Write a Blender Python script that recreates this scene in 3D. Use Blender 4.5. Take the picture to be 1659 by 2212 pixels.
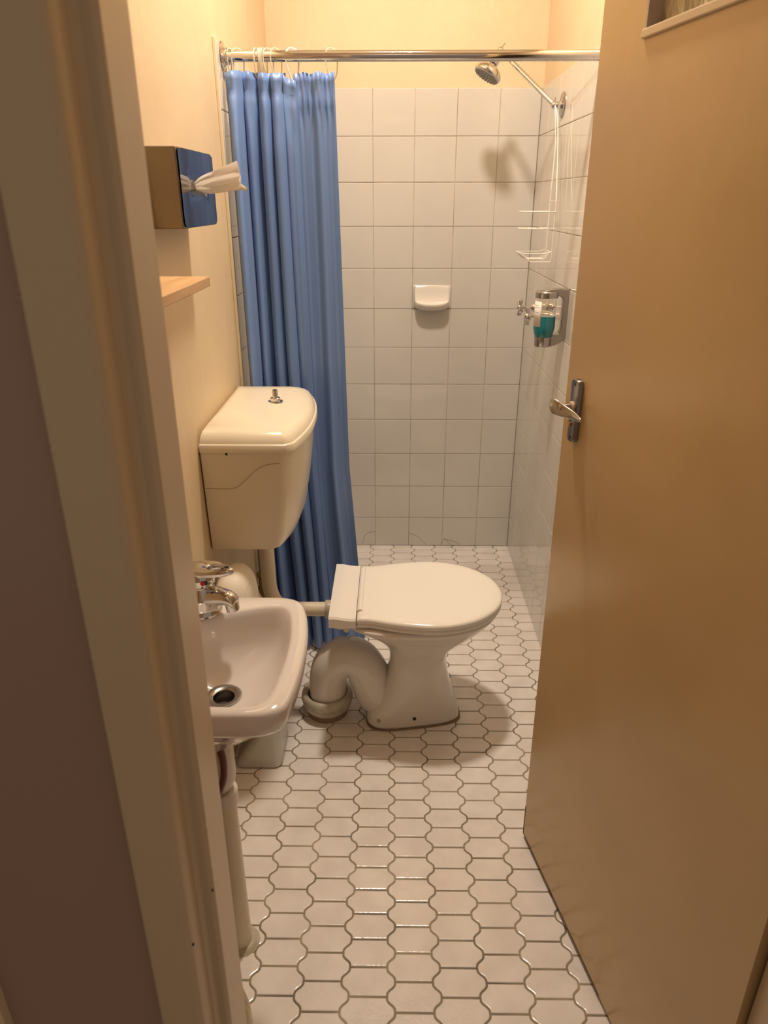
import bpy, bmesh, math, random
from mathutils import Vector, Matrix
random.seed(7)
PI = math.pi
for o in list(bpy.data.objects):
    bpy.data.objects.remove(o)
SC = bpy.context.scene
COL = SC.collection

# ------------------------------------------------------------------ camera
FPX, PITCH, YAW, ROLL, CAMH = 1524.35, -0.4177, -0.0126, -0.0008, 1.4525
_cp, _sp, _cy, _sy, _cr, _sr = math.cos(PITCH), math.sin(PITCH), math.cos(YAW), math.sin(YAW), math.cos(ROLL), math.sin(ROLL)
FW = Vector((_sy*_cp, _cy*_cp, _sp)); _r = Vector((_cy, -_sy, 0)); _u = _r.cross(FW)
RI = _r*_cr + _u*_sr; UP = -_r*_sr + _u*_cr
CAM = Vector((0, 0, CAMH))
cd = bpy.data.cameras.new('camera'); cam = bpy.data.objects.new('camera', cd); COL.objects.link(cam)
cd.sensor_fit = 'VERTICAL'; cd.sensor_height = 36; cd.lens = FPX/2212*36; cd.clip_start = 0.02
cam.matrix_world = Matrix(((RI.x, UP.x, -FW.x, CAM.x), (RI.y, UP.y, -FW.y, CAM.y), (RI.z, UP.z, -FW.z, CAM.z), (0, 0, 0, 1)))
cd.dof.use_dof = True; cd.dof.focus_distance = 1.9; cd.dof.aperture_fstop = 8.5
SC.camera = cam

def P(px, py, X=None, Y=None, Z=None):
    d = FW + RI*((px-829.5)/FPX) - UP*((py-1106)/FPX)
    if X is not None: t = X/d.x
    elif Y is not None: t = Y/d.y
    else: t = (Z-CAMH)/d.z
    return CAM + d*t

# ------------------------------------------------------------------ light, world, exposure
W = bpy.data.worlds.new('world'); SC.world = W; W.use_nodes = True
W.node_tree.nodes['Background'].inputs[0].default_value = (1.0, 0.77, 0.60, 1)
W.node_tree.nodes['Background'].inputs[1].default_value = 0.27
SC.view_settings.view_transform = 'Standard'; SC.view_settings.look = 'None'
SC.view_settings.exposure = 0.0; SC.view_settings.gamma = 1.0; SC.view_settings.use_curve_mapping = False
ld = bpy.data.lights.new('ceiling_lamp', 'AREA'); ld.shape = 'DISK'; ld.size = 0.16; ld.energy = 29.5; ld.color = (1.0, 0.87, 0.73)
lo = bpy.data.objects.new('ceiling_lamp', ld); lo.location = (0.02, 1.82, 2.80); COL.objects.link(lo)

XL, XR, D = -0.445, 0.526, 2.895
ZT = 1.812; TS = 0.152
# ------------------------------------------------------------------ materials
def mat(name, col, rough=0.5, metal=0.0, **k):
    m = bpy.data.materials.new(name); m.use_nodes = True
    b = m.node_tree.nodes['Principled BSDF']
    b.inputs['Base Color'].default_value = (*col, 1); b.inputs['Roughness'].default_value = rough
    b.inputs['Metallic'].default_value = metal
    for kk, v in k.items():
        b.inputs[kk.replace('_', ' ')].default_value = v
    return m
def nd(m, t, **k):
    n = m.node_tree.nodes.new(t)
    for a, v in k.items(): setattr(n, a, v)
    return n
def lk(m, a, b): m.node_tree.links.new(a, b)
def noise(m, scale, detail=3, stretch=None, rough=0.5):
    tc = nd(m, 'ShaderNodeTexCoord'); mp = nd(m, 'ShaderNodeMapping')
    if stretch: mp.inputs['Scale'].default_value = stretch
    n = nd(m, 'ShaderNodeTexNoise'); n.inputs['Scale'].default_value = scale; n.inputs['Detail'].default_value = detail
    n.inputs['Roughness'].default_value = rough
    lk(m, tc.outputs['Object'], mp.inputs[0]); lk(m, mp.outputs[0], n.inputs['Vector'])
    return n
def bump(m, n, strength, dist=0.01):
    b = nd(m, 'ShaderNodeBump'); b.inputs['Strength'].default_value = strength; b.inputs['Distance'].default_value = dist
    lk(m, n.outputs[0], b.inputs['Height']); lk(m, b.outputs[0], m.node_tree.nodes['Principled BSDF'].inputs['Normal'])
def ramp(m, n, c0, c1, p0=0.35, p1=0.65, sock='Base Color'):
    r = nd(m, 'ShaderNodeValToRGB'); r.color_ramp.elements[0].position = p0; r.color_ramp.elements[1].position = p1
    r.color_ramp.elements[0].color = (*c0, 1); r.color_ramp.elements[1].color = (*c1, 1)
    lk(m, n.outputs[0], r.inputs[0]); lk(m, r.outputs[0], m.node_tree.nodes['Principled BSDF'].inputs[sock])
    return r

M = {}
M['paint'] = mat('cream_wall_paint', (.80, .64, .40), .5)
n = noise(M['paint'], 3.0, 4); ramp(M['paint'], n, (.74, .58, .375), (.79, .635, .42)); n = noise(M['paint'], 9, 8, (1, 1, .45), .65); bump(M['paint'], n, .35, .012)
M['ceiling'] = mat('ceiling_paint', (.82, .78, .70), .7)
M['walltile'] = mat('white_wall_tile', (.78, .745, .68), .07, Coat_Weight=0.25, Coat_Roughness=.03)
n = noise(M['walltile'], 2.5, 3); ramp(M['walltile'], n, (.655, .625, .575), (.695, .665, .615)); n = noise(M['walltile'], 5, 2); bump(M['walltile'], n, .03, .01)
M['wallgrout'] = mat('wall_grout', (.50, .44, .35), .8)
n = noise(M['wallgrout'], 14, 4); ramp(M['wallgrout'], n, (.36, .31, .25), (.66, .60, .50))
M['floortile'] = mat('floor_tile_glaze', (.70, .64, .58), .18)
n = noise(M['floortile'], 14, 6); ramp(M['floortile'], n, (.78, .72, .67), (.87, .815, .77)); n = noise(M['floortile'], 90, 3); bump(M['floortile'], n, .22, .002)
M['floorgrout'] = mat('floor_grout', (.30, .26, .19), .85)
n = noise(M['floorgrout'], 8, 5); ramp(M['floorgrout'], n, (.20, .17, .125), (.42, .35, .24))
M['ceramic'] = mat('white_ceramic', (.80, .745, .685), .10, Coat_Weight=.4, Coat_Roughness=.04)
M['basin'] = mat('basin_ceramic', (.76, .70, .65), .08, Coat_Weight=.4, Coat_Roughness=.03)
M['seat'] = mat('seat_plastic', (.86, .82, .745), .16)
M['cistern'] = mat('ivory_plastic', (.82, .73, .56), .20)
M['pvc'] = mat('ivory_pvc', (.74, .65, .49), .32)
M['collar'] = mat('aged_pvc', (.52, .47, .36), .38)
n = noise(M['collar'], 25, 4); ramp(M['collar'], n, (.45, .40, .30), (.58, .53, .42))
M['mortar'] = mat('brown_mortar', (.30, .21, .14), .9)
M['chrome'] = mat('chrome', (.66, .65, .64), .06, 1.0)
M['satin'] = mat('satin_chrome', (.46, .445, .43), .22, 1.0)
M['darksatin'] = mat('tarnished_chrome', (.27, .26, .255), .25, 1.0)
M['steel'] = mat('brushed_steel', (.24, .20, .15), .22, 1.0)
n = noise(M['steel'], 12, 5); ramp(M['steel'], n, (.18, .18, .18), (.36, .36, .36), sock='Roughness')
M['mirror_steel'] = mat('polished_steel', (.29, .29, .32), .06, 1.0)
M['black'] = mat('dark_hole', (.012, .01, .008), .6)
M['rubber'] = mat('grey_rubber', (.20, .20, .20), .5)
M['red'] = mat('red_dot', (.55, .01, .01), .3)
M['doorpaint'] = mat('tan_door_enamel', (.60, .415, .215), .24)
n = noise(M['doorpaint'], 4, 3); ramp(M['doorpaint'], n, (.54, .375, .18), (.58, .405, .20)); n = noise(M['doorpaint'], 30, 6, (1, 1, .3)); bump(M['doorpaint'], n, .07, .006)
M['jamb'] = mat('cream_frame_enamel', (.60, .47, .30), .32)
M['reveal'] = mat('grey_frame_enamel', (.42, .36, .30), .35)
M['hallwall'] = mat('hall_wall_enamel', (.37, .26, .20), .25)
M['trimstrip'] = mat('cream_strip', (.82, .72, .52), .45)
M['wood'] = mat('beech_wood', (.68, .42, .20), .38)
n = noise(M['wood'], 4, 6, (14, 1.2, 14)); ramp(M['wood'], n, (.60, .36, .17), (.76, .50, .26))
M['white'] = mat('white_plastic', (.80, .79, .76), .3)
M['wire'] = mat('white_coated_wire', (.86, .84, .78), .3)
M['paper'] = mat('tissue_paper', (.90, .87, .83), .8)
_m = M['paper']; _tr = nd(_m, 'ShaderNodeBsdfTranslucent'); _tr.inputs[0].default_value = (.92, .88, .82, 1); _mx = nd(_m, 'ShaderNodeMixShader'); _mx.inputs[0].default_value = .5
lk(_m, _m.node_tree.nodes['Principled BSDF'].outputs[0], _mx.inputs[1]); lk(_m, _tr.outputs[0], _mx.inputs[2]); lk(_m, _mx.outputs[0], _m.node_tree.nodes['Material Output'].inputs[0])
M['rollpaper'] = mat('roll_paper', (.86, .80, .70), .85)
M['bin'] = mat('grey_white_plastic', (.62, .62, .58), .28)
M['trap'] = mat('white_trap_plastic', (.72, .66, .58), .3)
M['hose'] = mat('braided_hose', (.14, .05, .045), .45, .3)
M['yellowed'] = mat('yellowed_plastic', (.66, .58, .38), .35)
n = noise(M['yellowed'], 3, 2, (30, 30, .4)); ramp(M['yellowed'], n, (.56, .48, .28), (.74, .68, .50))
M['clear'] = mat('clear_plastic', (.95, .90, .78), .15, Transmission_Weight=.45, IOR=1.3)
M['bottle'] = mat('clear_bottle', (.97, .97, .96), .02, Transmission_Weight=1.0, IOR=1.12)
M['teal'] = mat('teal_liquid', (.0, .25, .32), .05, Coat_Weight=1.0)
M['label'] = mat('label_paper', (.80, .77, .72), .5)
M['ink'] = mat('label_ink', (.35, .33, .31), .6)
M['glass'] = mat('obscured_glass', (.72, .62, .42), .14, Transmission_Weight=.35)
n = noise(M['glass'], 90, 2, (1, 1, .35)); bump(M['glass'], n, 1.0, .02)
M['bead'] = mat('glazing_bead', (.62, .50, .34), .3)
# curtain: blue satin with vertical stripes woven in
m = M['curtain'] = mat('blue_satin', (.10, .22, .62), .38, Sheen_Weight=.15, Specular_IOR_Level=.75)
uv = nd(m, 'ShaderNodeTexCoord'); sep = nd(m, 'ShaderNodeSeparateXYZ'); lk(m, uv.outputs['UV'], sep.inputs[0])
mm = nd(m, 'ShaderNodeMath', operation='MULTIPLY'); mm.inputs[1].default_value = 2*PI*15; lk(m, sep.outputs[0], mm.inputs[0])
sn = nd(m, 'ShaderNodeMath', operation='SINE'); lk(m, mm.outputs[0], sn.inputs[0])
r = ramp(m, sn, (.12, .225, .50), (.155, .275, .59), .35, .65)
r2 = nd(m, 'ShaderNodeMapRange'); r2.inputs[1].default_value = -.2; r2.inputs[2].default_value = .2; r2.inputs[3].default_value = .46; r2.inputs[4].default_value = .32
lk(m, sn.outputs[0], r2.inputs[0]); lk(m, r2.outputs[0], m.node_tree.nodes['Principled BSDF'].inputs['Roughness'])

# ------------------------------------------------------------------ mesh helpers
def link(name, bm, m, parent=None, smooth=True, bevel=None, sub=0, loc=None, solid=None, autosm=None):
    me = bpy.data.meshes.new(name); bmesh.ops.recalc_face_normals(bm, faces=bm.faces[:]); bm.to_mesh(me); bm.free()
    for mm_ in (m if isinstance(m, (list, tuple)) else [m]): me.materials.append(mm_)
    o = bpy.data.objects.new(name, me); COL.objects.link(o)
    if smooth:
        me.polygons.foreach_set('use_smooth', [True]*len(me.polygons))
        ang = autosm or 40
        try: me.set_sharp_from_angle(angle=math.radians(ang))
        except Exception: pass
    if solid:
        s = o.modifiers.new('s', 'SOLIDIFY'); s.thickness = solid; s.offset = 0
    if bevel:
        b = o.modifiers.new('b', 'BEVEL'); b.width = bevel; b.segments = 3; b.limit_method = 'ANGLE'; b.angle_limit = math.radians(35)
    if sub:
        s = o.modifiers.new('u', 'SUBSURF'); s.levels = sub; s.render_levels = sub
    if loc is not None: o.location = loc
    if parent:
        o.parent = parent; o.matrix_parent_inverse = Matrix.Translation(parent_loc(parent)).inverted()
    return o
def parent_loc(p):
    v = Vector(p.location)
    return v
def tag(o, label, cat=None, group=None, kind=None):
    if label: o['label'] = label
    if cat: o['category'] = cat
    if group: o['group'] = group
    if kind: o['kind'] = kind
    return o
def empty(name, loc, label, cat, group=None):
    o = bpy.data.objects.new(name, None); COL.objects.link(o); o.location = loc; o.empty_display_size = .05
    return tag(o, label, cat, group)
def structure(o, label=None):
    o['kind'] = 'structure'
    if label: o['label'] = label
    return o
def B():
    return bmesh.new()
def box(bm, a, b):
    a, b = Vector(a), Vector(b)
    vs = [bm.verts.new((x, y, z)) for x in (a.x, b.x) for y in (a.y, b.y) for z in (a.z, b.z)]
    for f in ((0, 1, 3, 2), (4, 6, 7, 5), (0, 4, 5, 1), (2, 3, 7, 6), (0, 2, 6, 4), (1, 5, 7, 3)): bm.faces.new([vs[i] for i in f])
    return vs
def loft(bm, loops, cap0=True, cap1=True, close=True):
    R = [[bm.verts.new(p) for p in lp] for lp in loops]
    n = len(R[0])
    for i in range(len(R)-1):
        for j in range(n if close else n-1):
            bm.faces.new((R[i][j], R[i][(j+1) % n], R[i+1][(j+1) % n], R[i+1][j]))
    if cap0: bm.faces.new(R[0])
    if cap1: bm.faces.new(R[-1])
    return R
def frame(ax):
    ax = Vector(ax).normalized(); h = Vector((0, 0, 1)) if abs(ax.z) < .9 else Vector((1, 0, 0))
    u = ax.cross(h).normalized(); return u, ax.cross(u).normalized(), ax
def lathe(bm, base, ax, prof, n=32, cap0=True, cap1=True):
    """prof: list of (radius, distance along axis)"""
    u, v, a = frame(ax); base = Vector(base)
    loops = [[base + a*h + (u*math.cos(2*PI*j/n) + v*math.sin(2*PI*j/n))*max(r_, 1e-5) for j in range(n)] for r_, h in prof]
    return loft(bm, loops, cap0, cap1)
def cyl(bm, a, b, r_, n=24):
    a, b = Vector(a), Vector(b); d = b-a; L = d.length; c = min(r_*.15, L*.2)
    lathe(bm, a, d, [(r_-c, 0), (r_, c), (r_, L-c), (r_-c, L)], n)
def catmull(pts, k=8, closed=False):
    pts = [Vector(p) for p in pts]; out = []; n = len(pts)
    rng = range(n if closed else n-1)
    for i in rng:
        p1, p2 = pts[i], pts[(i+1) % n]
        p0 = pts[i-1] if (i > 0 or closed) else p1*2-p2
        p3 = pts[(i+2) % n] if (i+2 < n or closed) else p2*2-p1
        for s in range(k):
            t = s/k
            out.append(.5*((2*p1)+(p2-p0)*t+(2*p0-5*p1+4*p2-p3)*t*t+(3*p1-p0-3*p2+p3)*t**3))
    if not closed: out.append(pts[-1])
    return out
def tube(bm, pts, r_, n=12, closed=False, smooth=0, rads=None):
    pts = [Vector(p) for p in pts]
    if smooth:
        if rads:
            rv = catmull([(q, 0, 0) for q in rads], smooth, closed); rads = [q.x for q in rv]
        pts = catmull(pts, smooth, closed)
    loops = []; N = len(pts); u = None
    for i, p in enumerate(pts):
        if closed: t = (pts[(i+1) % N]-pts[i-1])
        else: t = pts[min(i+1, N-1)]-pts[max(i-1, 0)]
        t.normalize()
        if u is None: u = frame(t)[0]
        u = (u - t*u.dot(t)).normalized(); v = t.cross(u)
        rr = rads[i] if rads else r_
        loops.append([p+(u*math.cos(2*PI*j/n)+v*math.sin(2*PI*j/n))*rr for j in range(n)])
    if closed:
        R = [[bm.verts.new(q) for q in lp] for lp in loops]
        for i in range(N):
            A, C = R[i], R[(i+1) % N]
            for j in range(n): bm.faces.new((A[j], A[(j+1) % n], C[(j+1) % n], C[j]))
    else: loft(bm, loops)
def sphere(bm, c, r_, n=20):
    lathe(bm, Vector(c)-Vector((0, 0, r_)), (0, 0, 1), [(r_*math.sin(PI*i/12), r_-r_*math.cos(PI*i/12)) for i in range(13)], n)
def prism(bm, poly, ax, a, b):
    """poly: 2D points; ax: 0/1/2 axis of extrusion from a to b"""
    def mk(p, h):
        q = list(p); q.insert(ax, h); return Vector(q)
    loft(bm, [[mk(p, a) for p in poly], [mk(p, b) for p in poly]])
def offset_poly(poly, d):
    """inward offset of a CCW closed 2D polygon"""
    n = len(poly); out = []
    for i in range(n):
        a, b, c = Vector(poly[i-1]), Vector(poly[i]), Vector(poly[(i+1) % n])
        e1 = (b-a); e2 = (c-b)
        n1 = Vector((-e1.y, e1.x)).normalized() if e1.length > 1e-9 else Vector((0, 0)); n2 = Vector((-e2.y, e2.x)).normalized() if e2.length > 1e-9 else n1
        m_ = (n1+n2)
        if m_.length < 1e-6: m_ = n1
        m_.normalize(); k = d/max(m_.dot(n1), .45)
        out.append(b+m_*k)
    return out
def rrect(x0, y0, x1, y1, r_, n=6):
    out = []
    for cx, cy, a0 in ((x1-r_, y0+r_, -PI/2), (x1-r_, y1-r_, 0), (x0+r_, y1-r_, PI/2), (x0+r_, y0+r_, PI)):
        for i in range(n+1):
            a = a0+PI/2*i/n; out.append(Vector((cx+r_*math.cos(a), cy+r_*math.sin(a))))
    return out
def slab(bm, poly, z0, z1, prof, ax=2):
    """poly CCW 2D; prof list of (height fraction, inset)"""
    loops = []
    for h, ins in prof:
        pl = offset_poly(poly, ins) if ins else [Vector(p) for p in poly]
        z = z0+(z1-z0)*h
        lp = []
        for p in pl:
            q = [p.x, p.y]; q.insert(ax, z); lp.append(Vector(q))
        loops.append(lp)
    loft(bm, loops)

# ================================================================== ROOM SHELL
YF = 0.60           # bathroom face of the wall with the doorway
CZ = 2.84
def ogee_floor():
    c, t, fx, fy = .0929, .0594, .0485, .863
    A = .0090; G = .0017
    bm = B()
    N = 14
    i0, i1 = int((XL-fx)/c)-1, int((.75-fx)/c)+2
    def hw(v): return c/2+A*(math.cos(2*PI*v/t)-.12*math.cos(6*PI*v/t))
    for i in range(i0, i1+1):
        off = 0 if i % 2 == 0 else t/2
        for k in range(-7, 36):
            cx = fx+i*c; cyy = fy+off+t*(k+.5)
            if cyy > D+t or cyy < .45: continue
            pts = []
            for s in range(N+1):
                v = -t/2+t*s/N; pts.append(Vector((cx+hw(v), cyy+v)))
            for s in range(N+1):
                v = t/2-t*s/N; pts.append(Vector((cx-hw(v), cyy+v)))
            jz = random.uniform(-.0003, .0003)
            loops = []
            for ins, z in ((G, -.004), (G+.0003, -.0012), (G+.0011, -.0003), (G+.0026, 0)):
                pl = offset_poly(pts, ins)
                loops.append([Vector((p.x, p.y, z+jz)) for p in pl])
            R = loft(bm, loops, cap0=False, cap1=True)
    for pt, no in (((XL, 0, 0), (-1, 0, 0)), ((XR+.02, 0, 0), (1, 0, 0)), ((0, D, 0), (0, 1, 0)), ((0, .5, 0), (0, -1, 0))):
        bmesh.ops.bisect_plane(bm, geom=bm.verts[:]+bm.edges[:]+bm.faces[:], plane_co=pt, plane_no=no, clear_outer=True)
    return bm
bm = B(); box(bm, (XL-.1, .5, -.08), (XR+.1, D+.1, -.0022))
fl = structure(link('floor', bm, M['floorgrout'], smooth=False), 'floor of white scalloped tiles with grey grout')
ft = link('floor_tiles', ogee_floor(), M['floortile'], fl, autosm=7)
bm = B(); box(bm, (-2.2, -1.6, -.08), (1.4, .5, -.004))
structure(link('floor_hall', bm, M['hallwall'], smooth=False), 'hall floor before the doorway')

def tile_panel(bm, x0s, zs, place):
    """place(u, v, h) -> Vector ; u along wall, v height, h out of wall"""
    for i in range(len(x0s)-1):
        for j in range(len(zs)-1):
            a, b, c_, d_ = x0s[i], x0s[i+1], zs[j], zs[j+1]
            jt = random.uniform(-.0002, .0002); j2 = random.uniform(-.0002, .0002)
            loops = []
            for ins, h in ((.0009, -.004), (.0009, -.0012), (.0017, -.0003), (.0032, 0)):
                q = ((a+ins, c_+ins), (b-ins, c_+ins), (b-ins, d_-ins), (a+ins, d_-ins))
                loops.append([place(u_, v_, h+jt*(1 if u_ > (a+b)/2 else -1)+j2*(1 if v_ > (c_+d_)/2 else -1)) for u_, v_ in q])
            loft(bm, loops, cap0=False)
ztl = [ZT-TS*k for k in range(12)]+[0.0]; ztl = sorted(ztl)
xb = [-.076-TS*k for k in range(3, -1, -1) if -.076-TS*k > XL]+[-.076+TS*k for k in range(1, 4)]; xb = [XL+.001]+xb+[XR]
bm = B(); box(bm, (XL-.1, D+.005, -.08), (XR+.1, D+.1, CZ))
wb = structure(link('wall_back', bm, M['paint'], smooth=False), 'cream painted back wall above white tiles')
bm = B(); box(bm, (XL, D+.0022, 0), (XR, D+.006, ZT)); link('tile_grout', bm, M['wallgrout'], wb, smooth=False)
bm = B()
for cr_ in (((783, 1174), (787, 1160), (794, 1152), (811, 1147)), ((885, 1152), (896, 1156), (905, 1161), (920, 1176)), ((952, 1176), (960, 1163), (970, 1175)), ((958, 1165), (980, 1169), (992, 1176))):
    tube(bm, [P(a_, b_, Y=D-.0003) for a_, b_ in cr_], .0005, 5, smooth=3)
link('tile_cracks', bm, mat('crack', (.10, .08, .06), .8), wb)
bm = B(); tile_panel(bm, xb, ztl, lambda u_, v_, h: Vector((u_, D-h, v_))); link('wall_tiles', bm, M['walltile'], wb, autosm=7)
bm = B(); box(bm, (XR+.005, YF-.1, -.08), (XR+.1, D+.1, CZ))
wr = structure(link('wall_right', bm, M['paint'], smooth=False), 'right wall with white tiles below cream paint')
bm = B(); box(bm, (XR+.0022, YF, 0), (XR+.006, D, ZT)); link('tile_grout', bm, M['wallgrout'], wr, smooth=False)
yr = [D, 2.737]
while yr[-1]-TS > YF: yr.append(yr[-1]-TS)
yr.append(YF); yr = yr[::-1]
bm = B(); tile_panel(bm, yr, ztl, lambda u_, v_, h: Vector((XR-h, u_, v_))); link('wall_tiles', bm, M['walltile'], wr, autosm=7)
# left wall: cream plaster, tiles only inside the shower
bm = B(); box(bm, (XL-.1, YF-.1, -.08), (XL, D+.1, CZ))
wl = structure(link('wall_left', bm, M['paint'], smooth=False), 'left wall of cream painted uneven plaster')
YS = 2.035
bm = B(); box(bm, (XL, YS+.006, 0), (XL+.006, D, ZT)); link('tile_grout', bm, M['wallgrout'], wl, smooth=False)
yl = [D-TS*k for k in range(6) if D-TS*k > YS+.01]+[YS+.008]; yl = yl[::-1]
bm = B(); tile_panel(bm, yl, ztl, lambda u_, v_, h: Vector((XL+.0095+h, u_, v_))); link('wall_tiles', bm, M['walltile'], wl, autosm=7)
bm = B(); box(bm, (XL, YS, 0), (XL+.0085, YS+.007, ZT+.004)); structure(link('trim_1', bm, M['trimstrip'], smooth=False, bevel=.002), 'cream strip edging the shower tiles')
bm = B(); box(bm, (XL-.1, -1.6, CZ), (XR+.1, D+.1, CZ+.1)); structure(link('ceiling', bm, M['ceiling'], smooth=False), 'ceiling')
# wall with the doorway (hall side and bathroom side)
JX, HX = -.19, .487
bm = B()
box(bm, (-2.2, .512, -.08), (JX-.03, YF, CZ)); box(bm, (HX+.03, .512, -.08), (1.4, YF, CZ)); box(bm, (JX-.03, .512, 2.08), (HX+.03, YF, CZ))
structure(link('wall_front', bm, M['hallwall'], smooth=False), 'brown enamelled wall beside the doorway')
# door frame: stepped steel/wood profile, left side visible
YA = .505
bm = B()
prof = [(-.2585, .514), (-.2585, .506), (-.2545, .500), (-.2135, .500), (-.2085, .503), (-.2065, .508), (-.2065, .532), (-.203, .538), (-.194, .539), (-.190, .543), (-.190, .603), (-.225, .603), (-.225, .514)]
prism(bm, prof, 2, 0, 2.06)
for v in bm.verts: v.co.x += .007*(v.co.z-1.45)   # the frame is a little out of plumb
df = structure(link('trim_2', bm, M['jamb'], autosm=25, bevel=.0015), 'cream painted stepped door frame at the left')
bm = B()
for a_, b_, yy_, r_ in ((415, 2042, .5035, .0022), (459, 1925, .5385, .0011), (562, 330, .5035, .0)):
    if r_: q = P(a_, b_, Y=yy_); cyl(bm, q, q+Vector((0, .002, 0)), r_, 8)
link('paint_chip', bm, M['black'], df)
bm = B()
prof = [(HX+.068, .514), (HX+.064, .503), (HX+.022, .503), (HX+.014, .508), (HX+.014, .56), (HX, .562), (HX, .603), (HX+.03, .603), (HX+.03, .514)]
prism(bm, prof[::-1], 2, 0, 2.06)
structure(link('trim_3', bm, M['jamb'], autosm=25), 'door frame on the hinge side')
bm = B(); box(bm, (-.2585, .503, 2.06), (HX+.068, .603, 2.11)); structure(link('trim_4', bm, M['jamb'], smooth=False), 'head of the door frame')

# ================================================================== DOOR (open inwards)
A = Vector((.329, 1.284, 0)); dv = Vector((.475-.329, .598-1.284, 0)); DW = dv.length; dv.normalize()
nv = Vector((dv.y, -dv.x, 0))            # towards the camera side of the leaf
if nv.x > 0: nv = -nv
def dp(t, z, h=0): return A+dv*(t-.0165*z)+nv*h+Vector((0, 0, z))   # the leaf hangs slightly out of plumb
def dbox(bm, t0, t1, z0, z1, h0, h1):
    vs = [bm.verts.new(dp(t, z, h)) for t in (t0, t1) for h in (h0, h1) for z in (z0, z1)]
    for f in ((0, 1, 3, 2), (4, 6, 7, 5), (0, 4, 5, 1), (2, 3, 7, 6), (0, 2, 6, 4), (1, 5, 7, 3)): bm.faces.new([vs[i] for i in f])
TH = -.036
WT0, WT1, WZ0, WZ1 = .134, DW-.11, 1.665, 1.93
d1 = bpy.data.objects.new('door_1', None); COL.objects.link(d1); d1.location = dp(DW, 0); d1.empty_display_size = .1
structure(d1, 'tan painted bathroom door standing open')
bm = B()
dbox(bm, 0, WT0, .012, 2.03, TH, 0); dbox(bm, WT1, DW, .012, 2.03, TH, 0); dbox(bm, WT0, WT1, .012, WZ0, TH, 0); dbox(bm, WT0, WT1, WZ1, 2.03, TH, 0)
bmesh.ops.remove_doubles(bm, verts=bm.verts[:], dist=1e-5)
link('door_leaf', bm, M['doorpaint'], d1, smooth=False)
bm = B(); dbox(bm, WT0, WT1, WZ0, WZ1, -.026, -.022); link('glass_pane', bm, M['glass'], d1, smooth=False)
bm = B()
dbox(bm, WT0-.002, WT1+.002, WZ0-.008, WZ0+.004, -.022, .005); dbox(bm, WT0-.002, WT1+.002, WZ1-.004, WZ1+.008, -.022, .005)
tag(link('glazing_bead', bm, M['bead'], d1, smooth=False, bevel=.002), None)
bm = B(); dbox(bm, WT0-.001, WT0+.004, WZ0+.004, WZ1, -.022, .001); dbox(bm, WT1-.004, WT1+.001, WZ0+.004, WZ1, -.022, .001)
link('pane_frame', bm, M['reveal'], d1, smooth=False)
# lever handle set
hd = bpy.data.objects.new('door_handle', None); COL.objects.link(hd); hd.location = dp(.05, 1.1); hd.parent = d1
hd.matrix_parent_inverse = Matrix.Translation(d1.location).inverted()
hz0, hz1 = 1.043, 1.158
def lp_plate(ins, h):
    out = []
    pts = rrect(-.0155, hz0, .0155, hz1, .010, 5)
    for p in pts:
        k = .78+.22*min(1, max(0, (p.y-hz0)/.05)); out.append(Vector((p.x*k, p.y)))
    return [dp(.053+p.x, p.y, h) for p in (offset_poly(out, ins) if ins else out)]
bm = B(); loft(bm, [lp_plate(0, 0), lp_plate(0, .009), lp_plate(.001, .0105), lp_plate(.003, .011)]); link('backplate', bm, M['darksatin'], hd, autosm=35)
def hc(bm, t, z, r_, h0, h1, n=20): cyl(bm, dp(t, z, h0), dp(t, z, h1), r_, n)
bm = B(); hc(bm, .053, 1.108, .0105, .009, .0155); link('rose', bm, M['bead'], hd)
bm = B(); hc(bm, .053, 1.108, .0068, .012, .038); link('spindle', bm, M['satin'], hd)
# lever: a curved flattened grip sweeping from the neck back to the plate
bm = B(); LV = []
ctrl = [(-.014, 1.108, .042, .009, .004), (-.006, 1.108, .0425, .0145, .004), (.008, 1.107, .040, .0150, .0035), (.022, 1.104, .033, .0115, .003), (.042, 1.102, .025, .009, .003), (.062, 1.1005, .022, .0070, .0026), (.080, 1.100, .022, .0045, .0020), (.086, 1.100, .0225, .0015, .001)]
for t, z, h, ra, rb in ctrl:
    LV.append([dp(.040+t*.85, z+ra*math.sin(a_), h+rb*math.cos(a_)) for a_ in [2*PI*j/16 for j in range(16)]])
loft(bm, LV); link('lever', bm, M['satin'], hd, sub=2)
bm = B(); hc(bm, .055, 1.150, .0028, .0105, .0113); hc(bm, .055, 1.052, .003, .0105, .0113); link('screw_hole', bm, M['black'], hd)
bm = B(); hc(bm, .051, 1.075, .0042, .0105, .0145); tag(link('lock_button', bm, mat('brass', (.62, .42, .22), .3, 1.0), hd), 'small brass lock button')
# edge wear along the foot of the door
bm = B(); dbox(bm, -.0008, .002, .013, .10, TH, .0006); dbox(bm, .0, .4, .0115, .0145, TH-.0005, .0006)
link('worn_edge', bm, mat('worn_edge', (.12, .08, .05), .8), d1, smooth=False)
for z in (.3, 1.75):
    bm = B(); cyl(bm, dp(DW+.004, z, -.040), dp(DW+.004, z+.09, -.040), .006); link('hinge', bm, M['satin'], d1)

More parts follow.
